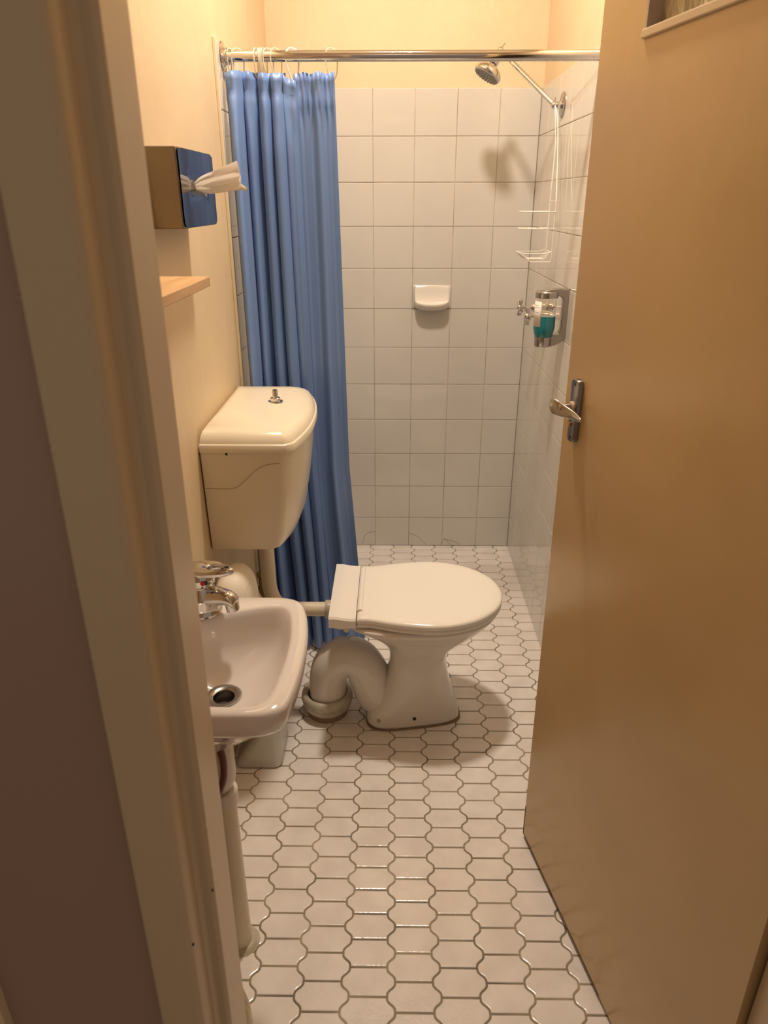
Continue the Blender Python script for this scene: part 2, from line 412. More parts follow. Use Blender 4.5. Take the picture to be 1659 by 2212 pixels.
# ================================================================== CISTERN (top-level, on left wall)
cy0, cy1 = 1.525, 1.985; CYC = (cy0+cy1)/2
ct = empty('toilet_cistern', (XL, CYC, .66), 'ivory plastic toilet cistern with domed lid, mounted on the left wall', 'cistern')
def cis_loop(z, xf_edge, xf_mid, y0, y1, ins=0):
    """D-shaped plan: flat back at the wall, bowed front"""
    pts = []
    n = 18; yc = (y0+y1)/2; hh = (y1-y0)/2
    xb_ = XL+.004+ins
    r_ = .013
    pts.append((xb_, y0)); 
    m_ = 26
    for i in range(m_+1):
        s = -1+2*i/m_
        yy = yc+hh*s
        bow = xf_edge+(xf_mid-xf_edge)*(1-abs(s)**2.2)
        # rounded near/far front corners
        e = (1-abs(s))*hh
        if e < r_: bow -= r_-math.sqrt(max(0, r_*r_-(r_-e)**2))
        pts.append((bow, yy))
    pts.append((xb_, y1))
    k = 5
    for i in range(1, k): pts.append((xb_, y1+(y0-y1)*i/k))
    pts = [Vector(p) for p in pts]
    return [Vector((p.x, p.y, z)) for p in pts]
bm = B()
L = [cis_loop(.660, -.296, -.262, cy0+.030, cy1-.030), cis_loop(.664, -.284, -.250, cy0+.022, cy1-.022), cis_loop(.70, -.270, -.236, cy0+.017, cy1-.017), cis_loop(.78, -.257, -.222, cy0+.012, cy1-.012),
     cis_loop(.86, -.247, -.212, cy0+.008, cy1-.008), cis_loop(.925, -.240, -.208, cy0+.005, cy1-.005)]
loft(bm, L); link('tank', bm, M['cistern'], ct, autosm=50)
bm = B()
def lid_loop(z, ins): 
    return cis_loop(z, -.232-ins*1.0, -.199-ins*1.0, cy0+ins, cy1-ins, ins*.25)
Ls = [lid_loop(.922, .004), lid_loop(.922, 0), lid_loop(.938, 0), lid_loop(.940, .0015), lid_loop(.941, .004), lid_loop(.948, .006), lid_loop(.958, .012), lid_loop(.966, .022), lid_loop(.973, .042), lid_loop(.979, .075), lid_loop(.983, .12)]
R = loft(bm, Ls, cap0=True, cap1=True)
LIDC = link('lid', bm, M['cistern'], ct, autosm=50)
bp = Vector((-.298, CYC-.003, .981))
tank_o = [c for c in COL.objects if c.name == 'tank'][0]
bm = B(); lathe(bm, bp, (0, 0, 1), [(.019, 0), (.0185, .002), (.013, .003), (.013, .009), (.011, .011), (.0, .0111)], 32, cap1=False); bc_ = link('button_collar', bm, M['chrome'], LIDC)
bm = B(); lathe(bm, bp+Vector((0, 0, .009)), (0, 0, 1), [(.0068, 0), (.0068, .020), (.006, .0212), (0, .0212)], 24, cap1=False); link('flush_button', bm, M['chrome'], LIDC)
bm = B(); p = P(489, 981, Y=cy0+.006); cyl(bm, p+Vector((0, -.0015, 0)), p+Vector((0, .004, 0)), .0030); link('overflow_hole', bm, M['black'], ct)
bm = B(); cyl(bm, (-.385, 1.72, .635), (-.385, 1.72, .668), .016); lathe(bm, (-.385, 1.72, .615), (0, 0, 1), [(.009, 0), (.014, .012), (.014, .022)], 20); link('inlet_valve', bm, M['pvc'], ct)
# thin wavy line, darker than the tank, on the near side
bm = B()
wv = [(443, 1055), (470, 1056), (500, 1056), (515, 1051), (532, 1036), (552, 1017), (575, 1005), (604, 1001)]
pts = []
for px, py in wv:
    t_ = (py-985)/190*.011
    pts.append(P(px, py, Y=cy0+.0045+t_))
tube(bm, [q+Vector((0, .0005, 0)) for q in pts], .0008, 6, smooth=6); link('wavy_line', bm, mat('hairline', (.42, .35, .25), .6), ct)

# flush pipe
bm = B()
xp = -.350
tube(bm, [(xp, CYC, .659), (xp, CYC, .60), (xp, CYC, .50), (xp+.002, CYC, .43), (xp+.02, CYC, .385), (xp+.055, CYC, .367), (-.25, CYC, .365), (-.175, CYC, .365)], .0205, 24, smooth=6)
fp = link('flush_pipe', bm, M['pvc'], None); tag(fp, 'ivory plastic flush pipe bending from the cistern to the back of the toilet', 'pipe')
bm = B(); lathe(bm, (xp, CYC, .632), (0, 0, 1), [(.024, 0), (.028, .004), (.028, .020), (.024, .022)], 28); link('pipe_nut', bm, M['pvc'], fp)
bm = B(); lathe(bm, (-.192, CYC, .365), (1, 0, 0), [(.0255, 0), (.0265, .002), (.0265, .016), (.0255, .018)], 28)
link('pipe_collar', bm, M['collar'], fp)

# ================================================================== TOILET
TY = 1.745
tl = empty('toilet', (.05, TY, 0), 'white ceramic toilet with closed lid and curved trap at its back', 'toilet')
def egg(z, x0, x1, hw_, ns=40, pw=2.2, back=3.2, tp=0):
    cx = x0+(x1-x0)*.45; out = []
    for i in range(ns):
        a = 2*PI*i/ns; ca, sa = math.cos(a), math.sin(a)
        ex = (x1-cx) if ca > 0 else (cx-x0); p_ = pw if ca > 0 else back
        rx = math.copysign(abs(ca)**(2/p_), ca)*ex; ry = math.copysign(abs(sa)**(2/p_), sa)*hw_
        out.append(Vector((cx+rx, TY+ry*(1+tp*.3-tp*1.0*(cx+rx-x0)/(x1-x0)), z)))
    return out
bm = B()
S = [(0, -.076, .207, .084, 4.0, 3.4, .55), (.008, -.079, .209, .086, 4.0, 3.4, .55), (.05, -.074, .201, .082, 3.8, 3.2, .52), (.09, -.052, .188, .076, 3.4, 2.8, .42), (.14, -.020, .173, .070, 2.9, 2.6, .25), (.20, -.004, .160, .071, 2.4, 2.4, .05), (.245, -.006, .162, .080, 2.2, 2.3, 0),
     (.285, -.026, .200, .103, 2.2, 2.3, 0), (.325, -.060, .250, .132, 2.2, 2.4, 0), (.365, -.105, .290, .160, 2.2, 2.8, 0), (.390, -.145, .306, .172, 2.2, 3.4, 0), (.402, -.150, .308, .174, 2.2, 3.4, 0)]
loft(bm, [egg(z, a, b, h, 40, p1, p2, tp) for z, a, b, h, p1, p2, tp in S]); bowl = link('bowl', bm, M['ceramic'], tl, sub=1, autosm=180)
def hit(ob, px, py):
    """where the sight line through a pixel meets an object's surface"""
    from mathutils.bvhtree import BVHTree
    bpy.context.view_layer.update()
    dg = bpy.context.evaluated_depsgraph_get(); tree = BVHTree.FromObject(ob, dg)
    mi = ob.matrix_world.inverted(); o_ = mi @ CAM; d_ = (mi.to_3x3() @ (P(px, py, Y=3)-CAM)).normalized()
    l, n_, i_, dd = tree.ray_cast(o_, d_)
    if l is None: return P(px, py, Y=1.66), Vector((0, -1, 0))
    n_ = ob.matrix_world.to_3x3() @ n_
    if n_.dot(FW) > 0: n_ = -n_
    return ob.matrix_world @ l, n_
# trap
bm = B()
tube(bm, [(-.194, TY+.006, .028), (-.194, TY+.006, .075), (-.191, TY+.005, .130), (-.176, TY+.004, .175), (-.142, TY+.002, .205), (-.102, TY, .200), (-.076, TY, .165), (-.058, TY, .115), (-.035, TY, .070), (.030, TY, .052)], .055, 32, smooth=6,
     rads=[.056, .056, .057, .060, .061, .061, .062, .064, .066, .055])
link('trap_bend', bm, M['ceramic'], tl, sub=1, autosm=180)
bm = B()
lathe(bm, (-.197, TY+.008, .0), (0, 0, 1), [(.056, .012), (.062, .018), (.071, .028), (.0745, .036), (.0755, .046), (.0745, .047), (.0775, .050), (.0785, .062), (.076, .072), (.071, .0765), (.064, .077), (.060, .072), (.056, .068)], 40, cap0=True, cap1=True)
tag(link('floor_collar', bm, M['collar'], tl), 'yellowed plastic drain collar')
bm = B(); lathe(bm, (-.197, TY+.008, .0), (0, 0, 1), [(.062, 0), (.056, .014), (.0, .014)], 24, cap1=False); link('mortar_bed', bm, M['mortar'], tl)
bm = B(); lathe(bm, (-.197, TY+.008, .0685), (0, 0, 1), [(.0505, 0), (.0575, .0), (.0575, .0016), (.0505, .0016)], 40); link('seal_ring', bm, M['black'], tl)
# seat ring, lid, hinge plate
def seat_outline():
    pts = []
    ctrl = [(-.098, -.150), (-.06, -.152), (-.01, -.166), (.05, -.178), (.11, -.183), (.17, -.173), (.225, -.148), (.270, -.108), (.299, -.058), (.309, 0)]
    full = ctrl+[(x, -y) for x, y in ctrl[-2::-1]]
    sm = catmull([(x, y, 0) for x, y in full], 4)
    pts = [Vector((p.x+.004, p.y+TY)) for p in sm]
    return pts
so = seat_outline()
bm = B(); slab(bm, so, .4025, .416, [(0, .006), (.2, .002), (.6, .001), (1, .004)]); link('seat', bm, M['seat'], tl, autosm=50)
bm = B(); LCN = Vector((.105, TY))
def lid_ring(ins, k, z): return [Vector((q.x, q.y, z)) for q in [p.lerp(LCN, k) for p in (offset_poly(so, ins) if ins else so)]]
loft(bm, [lid_ring(.0035, 0, .4165), lid_ring(.0005, 0, .4185), lid_ring(0, 0, .4255), lid_ring(.0015, 0, .4300), lid_ring(.0015, .02, .4328), lid_ring(.0015, .055, .4348), lid_ring(.0015, .12, .4358), lid_ring(.0015, .3, .4365)]); LIDT = link('lid', bm, M['seat'], tl, autosm=60)
bm = B()
pl = [Vector(p) for p in ((-.168, TY-.150), (-.100, TY-.152), (-.100, TY+.152), (-.168, TY+.150))]
loops = []
for k_, (x, z0_, z1_) in enumerate(((-.168, .404, .4385), (-.150, .402, .4385), (-.125, .402, .434), (-.108, .402, .4325), (-.0955, .402, .433))):
    loops.append([Vector((x, TY-.148, z0_)), Vector((x, TY-.153, z0_+.008)), Vector((x, TY-.153, z1_-.005)), Vector((x, TY-.148, z1_)), Vector((x, TY+.148, z1_)), Vector((x, TY+.153, z1_-.005)), Vector((x, TY+.153, z0_+.008)), Vector((x, TY+.148, z0_))])
loft(bm, loops); link('hinge_plate', bm, M['seat'], tl, autosm=35)
bm = B(); prism(bm, [(-.0945, .425)]+[(-.086+.0085*math.cos(a_), .4325+.0075*math.sin(a_)) for a_ in [PI*(1-j/12) for j in range(13)]]+[(-.0775, .425)], 1, TY-.112, TY+.128); link('hinge_barrel', bm, M['seat'], LIDT)
for s in (-1, 1):
    bm = B(); lathe(bm, (-.125, TY+s*.10, .36), (0, 0, 1), [(.004, 0), (.008, .004), (.010, .020), (.016, .024), (.016, .040)], 16); link('hinge_bolt', bm, M['pvc'], tl)
bm = B(); box(bm, (-.160, TY-.06, .335), (-.115, TY+.06, .402)); link('inlet_horn', bm, M['ceramic'], tl, bevel=.012)
for px, py, filled in ((818, 1557, True), (895, 1552, False)):
    p, nn_ = hit(bowl, px, py)
    bm = B(); lathe(bm, p-nn_*.003, nn_, [(.0072, 0), (.0072, .0034), (.0060, .0042), (.0048, .0036)], 24); rc_ = link('bolt_recess', bm, M['ceramic'] if not filled else M['pvc'], tl)
    bm = B(); lathe(bm, p-nn_*.002, nn_, [(.0050, 0), (.0050, .0058 if not filled else .0056), (0, .0060)], 20, cap1=False); link('bolt_hole', bm, M['collar'] if filled else M['black'], rc_)
bm = B(); loft(bm, [[q*1 for q in egg(-.001, -.079, .212, .0865, 40, 4, 3.4, .55)], [q for q in egg(.004, -.078, .211, .086, 40, 4, 3.4, .55)]]); link('sealant', bm, M['mortar'], tl)

# ================================================================== CURTAIN + ROD
YR, ZR = 2.10, 1.783
rod = empty('curtain_rod', (0, YR, ZR), 'chrome shower curtain rod spanning the room from wall to wall', 'rod')
bm = B(); cyl(bm, (XL+.012, YR, ZR), (XR-.002, YR, ZR), .0128, 32); link('rail', bm, M['chrome'], rod)
for s, x in ((1, XL+.0095), (-1, XR)):
    bm = B(); lathe(bm, (x, YR, ZR), (s, 0, 0), [(.034, 0), (.033, .003), (.024, .006), (.019, .010), (.020, .014), (.017, .019), (.0135, .024)] if s > 0 else [(.018, 0), (.017, .003), (.0135, .004)], 32); link('rod_flange', bm, M['chrome'], rod)

NF = 5.5
def curt(u_, v_):
    """u 0..1 across, v 0 top .. 1 bottom"""
    z = 1.749 - v_*(1.749-.018)
    xl_ = -.428 + .003*v_
    xr_ = -.152 + .026*v_ + .032*max(0, v_-.62)/.38
    x1 = xr_-.090-.012*v_
    U = .73
    opened = min(1, .5+5*v_)
    def ph_(s): return 2*PI*NF*(s+.022*math.sin(7*s+.6)+.012*math.sin(2.2*v_+4*s)*v_)
    def amp_(s): return (.034+.010*math.sin(11*s+1))*(1+.3*v_)*opened
    if u_ < U:
        s = u_/U
        x = xl_+(x1-xl_)*s
        ph = ph_(s); a_ = amp_(s)*min(1, (1-s)*5+.4)*(1-.35*math.exp(-((v_-.026)/.008)**2))
        yy = a_*math.sin(ph)+.004*math.sin(2*ph+5*s+2*v_)
        x += .0115*math.cos(ph)*(1-.2*v_)
        x += .006*v_*math.sin(6*s+4*v_)
    else:
        s = (u_-U)/(1-U)
        x = x1+(xr_-x1)*s+.0075*math.cos(ph_(1))*(1-.2*v_)*(1-s)
        y0_ = amp_(1)*.4*math.sin(ph_(1))+.004*math.sin(2*ph_(1)+5+2*v_)
        wob = .009*math.sin(s*2*PI*1.25+1.0*v_)*(.5+.9*v_)+.003*math.sin(s*2*PI*2.6+2+v_)
        yy = y0_*(1-s)+wob*min(1, s*3)-.012*s
    yy -= .052*max(0, 1-u_/.30)**1.5*(.75+.25*min(1, v_*4))
    hd_ = max(0, 1-v_/.024)
    yy += .003*math.sin(u_*2*PI*34)*hd_
    yy += .005*math.exp(-((v_-.025)/.0035)**2)
    yy -= .0035*math.exp(-((v_-.034)/.006)**2)*(.6+.4*math.cos(u_*2*PI*27))
    yy += .0035*math.exp(-((v_-.045)/.022)**2)*math.sin(u_*2*PI*23)
    sag = .005*abs(math.sin(u_*PI*9))*(1-v_)**8
    if .60 < u_ < .72: sag += .018*math.sin((u_-.60)/.12*PI)*(1-v_)**10
    yy += .004*v_*math.sin(11*v_+12*u_)+.012*v_
    return Vector((x, YR+yy, z-sag))
bm = B(); NU, NV = 560, 90
uvl = bm.loops.layers.uv.new('UVMap')
G = []
for j in range(NV+1):
    v_ = (j/NV)**1.0
    v_ = v_ if j > 14 else (j/14)**1.0*14/NV
    G.append([bm.verts.new(curt(i/NU, v_)) for i in range(NU+1)])
for j in range(NV):
    for i in range(NU):
        f = bm.faces.new((G[j][i], G[j][i+1], G[j+1][i+1], G[j+1][i]))
        for l, (a, b) in zip(f.loops, ((i, j), (i+1, j), (i+1, j+1), (i, j+1))): l[uvl].uv = (a/NU, 1-b/NV)
me = bpy.data.meshes.new('shower_curtain'); bm.to_mesh(me); bm.free(); me.materials.append(M['curtain'])
me.polygons.foreach_set('use_smooth', [True]*len(me.polygons))
cu = bpy.data.objects.new('shower_curtain', me); COL.objects.link(cu)
tag(cu, 'blue satin shower curtain bunched at the left end of the rod', 'curtain')
s = cu.modifiers.new('s', 'SOLIDIFY'); s.thickness = .0007; s.offset = 0

# hooks
def hook(name, x, m_, rot, lab, tall=1.0):
    bm = B(); zc = ZR-.002; pts = []
    r_ = .0017 if m_ is M['clear'] else .0023
    for (yy, zz) in ((.006, -.050), (.013, -.038), (.016, -.020), (.0165, 0), (.0145, .012), (.008, .0175), (0, .0190), (-.009, .0175), (-.0155, .010), (-.0175, 0), (-.017, -.012), (-.013, -.028), (-.008, -.040), (-.004, -.046*tall)):
        pts.append((yy*math.sin(rot), yy*math.cos(rot), zz))
    tube(bm, pts, r_, 8, smooth=4)
    o = link(name, bm, m_, None); o.location = (x, YR, zc)
    tag(o, lab, 'curtain hook')
    return o
hx = [482, 489, 497, 513, 552, 558, 564, 570, 579, 596]
HL = ['clear plastic curtain hook nearest the wall flange', 'clear curtain hook second from the wall flange', 'clear curtain hook third from the wall flange',
      'clear curtain hook leaning apart between the two bunches', 'clear curtain hook at the left edge of the tight middle bunch', 'clear curtain hook second in the tight middle bunch',
      'clear curtain hook third in the tight middle bunch', 'clear curtain hook fourth in the tight middle bunch', 'clear curtain hook at the right edge of the middle bunch', 'clear curtain hook slanting over the dip, left of the white hook']
RT = [.1, .5, .25, .9, .1, -.15, .1, .3, .7, .8]
for k, px in enumerate(hx):
    hook('curtain_hook', P(px, 118, Y=YR).x, M['clear'], RT[k], HL[k])['group'] = 'clear plastic curtain hooks'
hook('curtain_hook', P(631, 118, Y=YR).x, M['wire'], 1.1, 'opaque white curtain hook on the rod', 1.1)
hook('curtain_hook', P(716, 118, Y=YR).x, M['clear'], 1.0, 'clear curtain hook at the free right edge of the curtain')['group'] = 'clear plastic curtain hooks'

# ================================================================== SHOWER HEAD
fl_c = Vector((XR, 2.527, 1.719))
sh = empty('overhead_shower', fl_c, 'chrome shower head on an angled arm fixed to the right wall', 'shower head')
bm = B(); lathe(bm, fl_c, (-1, 0, 0), [(.037, 0), (.0368, .002), (.034, .0045), (.014, .006), (.012, .007)], 40); link('wall_flange', bm, M['satin'], sh)
bm = B(); lathe(bm, fl_c+Vector((-.006, 0, 0)), (-1, 0, 0), [(.0125, 0), (.0125, .012), (.008, .013), (.008, .018)], 6); link('hex_nut', bm, M['chrome'], sh)
AR0 = Vector((.499, 2.527, 1.719)); AR1 = P(1081, 108, Y=2.665)
bm = B(); sphere(bm, AR0, .0105); cyl(bm, AR0+Vector((0, -.006, -.014)), AR0+Vector((0, -.006, .020)), .0028); link('swivel_joint', bm, M['chrome'], sh)
bm = B(); cyl(bm, AR0, AR1, .0072, 24); link('arm', bm, M['chrome'], sh)
bm = B(); sphere(bm, AR1, .0095); cyl(bm, AR1, AR1+Vector((.014, 0, .019)), .0018); link('ball_joint', bm, M['chrome'], sh)
fc = P(1044, 176, Y=2.655); ax = (fc-AR1).normalized(); Lh = (fc-AR1).length
bm = B(); lathe(bm, AR1+ax*.004, ax, [(.007, 0), (.0085, .006), (.0095, .020), (.0095, .026)], 24); lathe(bm, AR1+ax*.026, ax, [(.0135, 0), (.0165, .003), (.017, .014), (.0155, .018)], 10); link('neck', bm, M['chrome'], sh)
bm = B(); lathe(bm, AR1+ax*.043, ax, [(.012, 0), (.016, .004), (.028, .010), (.039, .017), (.0455, .026), (.047, .033), (.0455, .039), (.043, .041)], 48); link('bell', bm, M['chrome'], sh)
bm = B(); lathe(bm, AR1+ax*.0835, ax, [(.0435, -.002), (.042, .0025), (.038, .0035)], 40); FP = link('face_plate', bm, mat('grey_face', (.24, .23, .22), .4), sh)
bm = B(); u_, v_, _a = frame(ax)
for rr, nn in ((.008, 6), (.018, 12), (.028, 18), (.036, 22)):
    for k in range(nn):
        a_ = 2*PI*k/nn; c_ = AR1+ax*.0865+(u_*math.cos(a_)+v_*math.sin(a_))*rr
        cyl(bm, c_, c_+ax*.0035, .0012, 6)
link('spray_nozzles', bm, M['rubber'], FP)['kind'] = 'stuff'

# ================================================================== WIRE CADDY hanging from the arm
cX = .502
nY, fY = 2.385, 2.475
def solveY(px, X): return P(px, 450, X=X).y
cd_ = empty('shower_caddy', (cX, 2.43, 1.28), 'white wire shower caddy hanging from the shower arm on the right wall', 'caddy')
zt_, z1_, z2_, z3_, zb_ = 1.445, 1.415, 1.365, 1.292, 1.268
wr_ = .0017
bm = B()
tube(bm, [(AR0.x, AR0.y-.0145, AR0.z-.006), (AR0.x+.002, 2.50, 1.68), (cX+.004, 2.49, 1.60), (cX, fY, 1.50), (cX, fY, 1.445), (cX, fY, z1_), (cX, fY, 1.33), (cX, fY, z3_+.01)], wr_, 8, smooth=3)
tube(bm, [(AR0.x, AR0.y-.0155, AR0.z-.002), (AR0.x+.004, 2.485, 1.685), (cX+.004, 2.46, 1.62), (cX+.002, 2.41, 1.50), (cX, nY, 1.445), (cX, nY, z1_), (cX, nY, 1.33), (cX, nY, zb_+.008), (cX-.008, nY, zb_), (cX-.03, nY, zb_), (cX-.062, nY, zb_), (cX-.070, nY, zb_+.004), (cX-.090, nY, z3_-.004)], wr_, 8, smooth=3)
tube(bm, [(cX, fY, zt_), (cX, nY-.004, zt_)], wr_*.9, 6)
link('hanger_wire', bm, M['wire'], cd_)
for k, z in enumerate((z1_, z2_)):
    bm = B()
    tube(bm, [(cX+.002, nY-.002, z), (cX-.082, nY, z), (cX-.100, (nY+fY)/2, z), (cX-.098, fY, z), (cX+.002, fY, z)], wr_, 8)
    if k == 1:
        for q in range(4): tube(bm, [(cX-.02-.02*q, nY, z-.001), (cX-.025-.02*q, fY, z-.001)], wr_*.7, 6)
    else: tube(bm, [(cX-.05, nY, z-.001), (cX-.05, fY, z-.001)], wr_*.6, 6)
    link('wire_shelf', bm, M['wire'], cd_)
bm = B()
tube(bm, [(cX-.002, nY, z3_+.006), (cX-.016, nY, z3_), (cX-.086, nY, z3_), (cX-.100, (nY+fY)/2, z3_+.003), (cX-.098, fY, z3_+.002), (cX-.02, fY, z3_+.002), (cX-.004, fY, z3_+.008)], wr_, 8)
tube(bm, [(cX-.002, nY, z3_+.006), (cX-.004, fY, z3_+.008)], wr_, 8)
tube(bm, [(cX-.020, nY+.012, z3_-.018), (cX-.078, nY+.012, z3_-.018), (cX-.078, fY-.012, z3_-.018), (cX-.020, fY-.012, z3_-.018)], wr_*.9, 8, closed=True)
for q in range(7):
    yy = nY+.008+(fY-nY-.016)*q/6
    tube(bm, [(cX-.003, yy, z3_+.006), (cX-.020, yy, z3_-.017), (cX-.078, yy, z3_-.017), (cX-.097, yy, z3_)], wr_*.7, 6)
link('soap_basket', bm, M['wire'], cd_)

# ================================================================== SOAP DISPENSER
sY = 2.205; sx = .462
sd = empty('soap_dispenser', (XR, sY, 1.05), 'chrome wall dispenser holding a bottle half full of teal soap', 'soap dispenser')
bm = B()
cxz = [(XR, 1.208), (XR-.006, 1.206), (XR-.030, 1.2085), (XR-.062, 1.205), (XR-.088, 1.196), (XR-.092, 1.185), (XR-.060, 1.184), (XR-.030, 1.186), (XR-.018, 1.180), (XR-.016, 1.170), (XR-.016, 1.09), (XR-.022, 1.077), (XR-.045, 1.068), (XR-.045, 1.036), (XR-.028, 1.040), (XR-.010, 1.050), (XR, 1.058)]
prism(bm, cxz, 1, sY-.013, sY+.013); link('bracket', bm, M['satin'], sd, bevel=.003, autosm=30)
bm = B(); lathe(bm, (sx, sY, 1.181), (0, 0, 1), [(.0335, 0), (.034, .002), (.034, .016), (.031, .019), (0, .020)], 40, cap1=False); link('cap', bm, M['satin'], sd)
bm = B(); lathe(bm, (sx-.002, sY, 1.036), (0, 0, 1), [(.022, 0), (.0245, .003), (.0255, .030)], 40); link('base_cup', bm, M['satin'], sd)
bm = B()
pr = [(.0245, 1.062), (.0265, 1.070), (.0300, 1.078), (.0300, 1.082), (.0320, 1.088), (.0325, 1.10), (.0318, 1.15), (.0312, 1.181)]
lathe(bm, (sx-.001, sY, 0), (0, 0, 1), pr, 40); BT = link('bottle', bm, M['bottle'], sd)
bm = B(); lathe(bm, (sx-.001, sY, 0), (0, 0, 1), [(r_-.0012, z) for r_, z in pr[:6]]+[(.0310, 1.128), (.0, 1.1285)], 40, cap1=False); link('liquid', bm, M['teal'], BT)
bm = B(); R_ = .0330
def lab_pt(a_, z): return Vector((sx-.001+R_*math.cos(a_), sY+R_*math.sin(a_), z))
LA = [[lab_pt(PI+.05+(i/10)*.95, z) for i in range(11)] for z in (1.098, 1.172)]
loft(bm, LA, False, False, close=False); LB = link('label', bm, M['label'], BT, solid=.0004)
bm = B()
for q, (z, w) in enumerate(((1.160, .5), (1.154, .7), (1.140, .6), (1.128, .75), (1.122, .6), (1.110, .7))):
    R_ = .0334; loft(bm, [[lab_pt(PI+.15+(i/6)*w, z+dz) for i in range(7)] for dz in (0, .0009)], False, False, close=False)
link('label_lines', bm, M['ink'], BT)

# ================================================================== SHOWER TAPS
def cross_tap(x, y, z, rot, lab, flare=1.0):
    t = empty('shower_tap', (XR, y, z), lab, 'tap', 'chrome cross-head shower taps')
    bm = B(); lathe(bm, (XR, y, z), (-1, 0, 0), [(.027, 0), (.026, .003), (.021, .006), (.0185, .020), (.0145*flare, .036), (.010, .042), (.0055, .043), (.0055, XR-x)], 32); link('valve_body', bm, M['chrome'], t)
    bm = B()
    for k in range(4):
        a_ = rot+k*PI/2; d = Vector((0, math.cos(a_), math.sin(a_)))
        lathe(bm, Vector((x, y, z)), d, [(.0052, .0), (.0052, .010), (.0078, .023), (.0084, .028), (.006, .0295)], 16)
    CHN = link('cross_handle', bm, M['chrome'], t)
    bm = B(); sphere(bm, (x-.001, y, z), .0105, 16); lathe(bm, (x-.006, y, z), (-1, 0, 0), [(.0055, 0), (.005, .003), (0, .004)], 16, cap1=False); link('hub', bm, M['chrome'], CHN)
cross_tap(.445, 2.555, 1.105, .35, 'chrome cross-head tap farther from the dispenser, nearer the corner')
cross_tap(.452, 2.440, 1.092, .15, 'chrome cross-head tap partly behind the soap dispenser', .9)

# ================================================================== SOAP DISH (ceramic, back wall)
dz0, dz1 = 1.050, 1.150; dx0, dx1 = .079, .226; dc = (dx0+dx1)/2
dish = empty('soap_dish', (dc, D, 1.06), 'white ceramic soap dish built into the back wall tiles', 'soap dish')
bm = B(); slab(bm, [Vector(p) for p in rrect(dx0-.002, dz0+.006, dx1+.002, dz1-.008, .004, 3)], D, D-.006, [(0, 0), (.6, 0), (1, .003)], ax=1); link('backing_tile', bm, M['walltile'], dish)
bm = B(); loops = []
# tray: cross-sections along x
for i in range(25):
    s = -1+2*i/24; x = dc+s*.068
    e = math.sqrt(max(0, 1-abs(s)**5)); 
    dep = .055*(.45+.55*e); top = 1.141+.005*(1-s*s); lip = 1.083-.010*(1-s*s)+.004; bot = 1.052-.007*(1-s*s)+.012*(1-e)
    dip = 1.083-.012*(1-s*s)*.6
    flr = .004+.002*e
    sec = [(0, bot+.012), (.010, bot+.004), (dep*.55, bot+.002), (dep*.9, bot+.014), (dep, lip-.004), (dep*.96, lip+.001), (dep*.86, lip-.002), (dep*.5, dip-.006), (.022, dip+.002), (.013, dip+.02), (.009, top-.012), (.006, top), (0, top)]
    loops.append([Vector((x, D-.004-a, b)) for a, b in sec])
loft(bm, loops); link('dish_tray', bm, M['ceramic'], dish, sub=1, autosm=180)

# ================================================================== TISSUE BOX (steel, left wall)
bx = XL+.064; ty0, ty1, tz0, tz1 = 1.385, 1.645, 1.402, 1.538
tb = empty('tissue_dispenser', (XL, (ty0+ty1)/2, tz0), 'stainless steel tissue dispenser box on the left wall', 'tissue dispenser')
bm = B(); box(bm, (XL, ty0, tz0), (bx-.0015, ty1, tz1)); link('housing', bm, M['steel'], tb, bevel=.003, smooth=True)
bm = B()
fr = rrect(ty0+.001, tz0+.001, ty1-.001, tz1-.001, .004, 3)
sl = rrect(1.475, 1.462, 1.555, 1.482, .0095, 6)
# front sheet slightly bulged towards the slot
yc_, zc_ = 1.515, 1.472
outer = [Vector((bx, p.x, p.y)) for p in fr]
def ringpt(th, k):
    # superellipse blend between outer rectangle and slot
    ca, sa = math.cos(th), math.sin(th)
    def hit(hw_, hh_): 
        q = min(hw_/abs(ca) if abs(ca) > 1e-6 else 1e9, hh_/abs(sa) if abs(sa) > 1e-6 else 1e9); return q
    return ca, sa, hit
rings = []
NR = 72
for k in range(9):
    f_ = k/8; lp = []
    for i in range(NR):
        th = 2*PI*i/NR; ca, sa = math.cos(th), math.sin(th)
        oy = ty1-.002-yc_ if ca > 0 else yc_-ty0-.002; oz = tz1-.002-zc_ if sa > 0 else zc_-tz0-.002
        q = min(oy/max(abs(ca), 1e-6), oz/max(abs(sa), 1e-6)); O = Vector((ca*q, sa*q))
        I = Vector((math.copysign(abs(ca)**.6, ca)*.040, math.copysign(abs(sa)**.9, sa)*.010))
        p = O.lerp(I, min(1, f_*1.0) if k else 0); h = 0.0012 if k < 8 else -.004
        if k == 7: h = -.0006
        if k == 6: h = .0004
        lp.append(Vector((bx+h, yc_+p.x, zc_+p.y)))
    rings.append(lp)
loft(bm, rings, cap0=False, cap1=False); link('front_plate', bm, M['mirror_steel'], tb, autosm=80)
bm = B(); box(bm, (bx-.006, 1.470, 1.460), (bx-.0035, 1.560, 1.484)); link('slot_opening', bm, M['black'], tb, smooth=False)
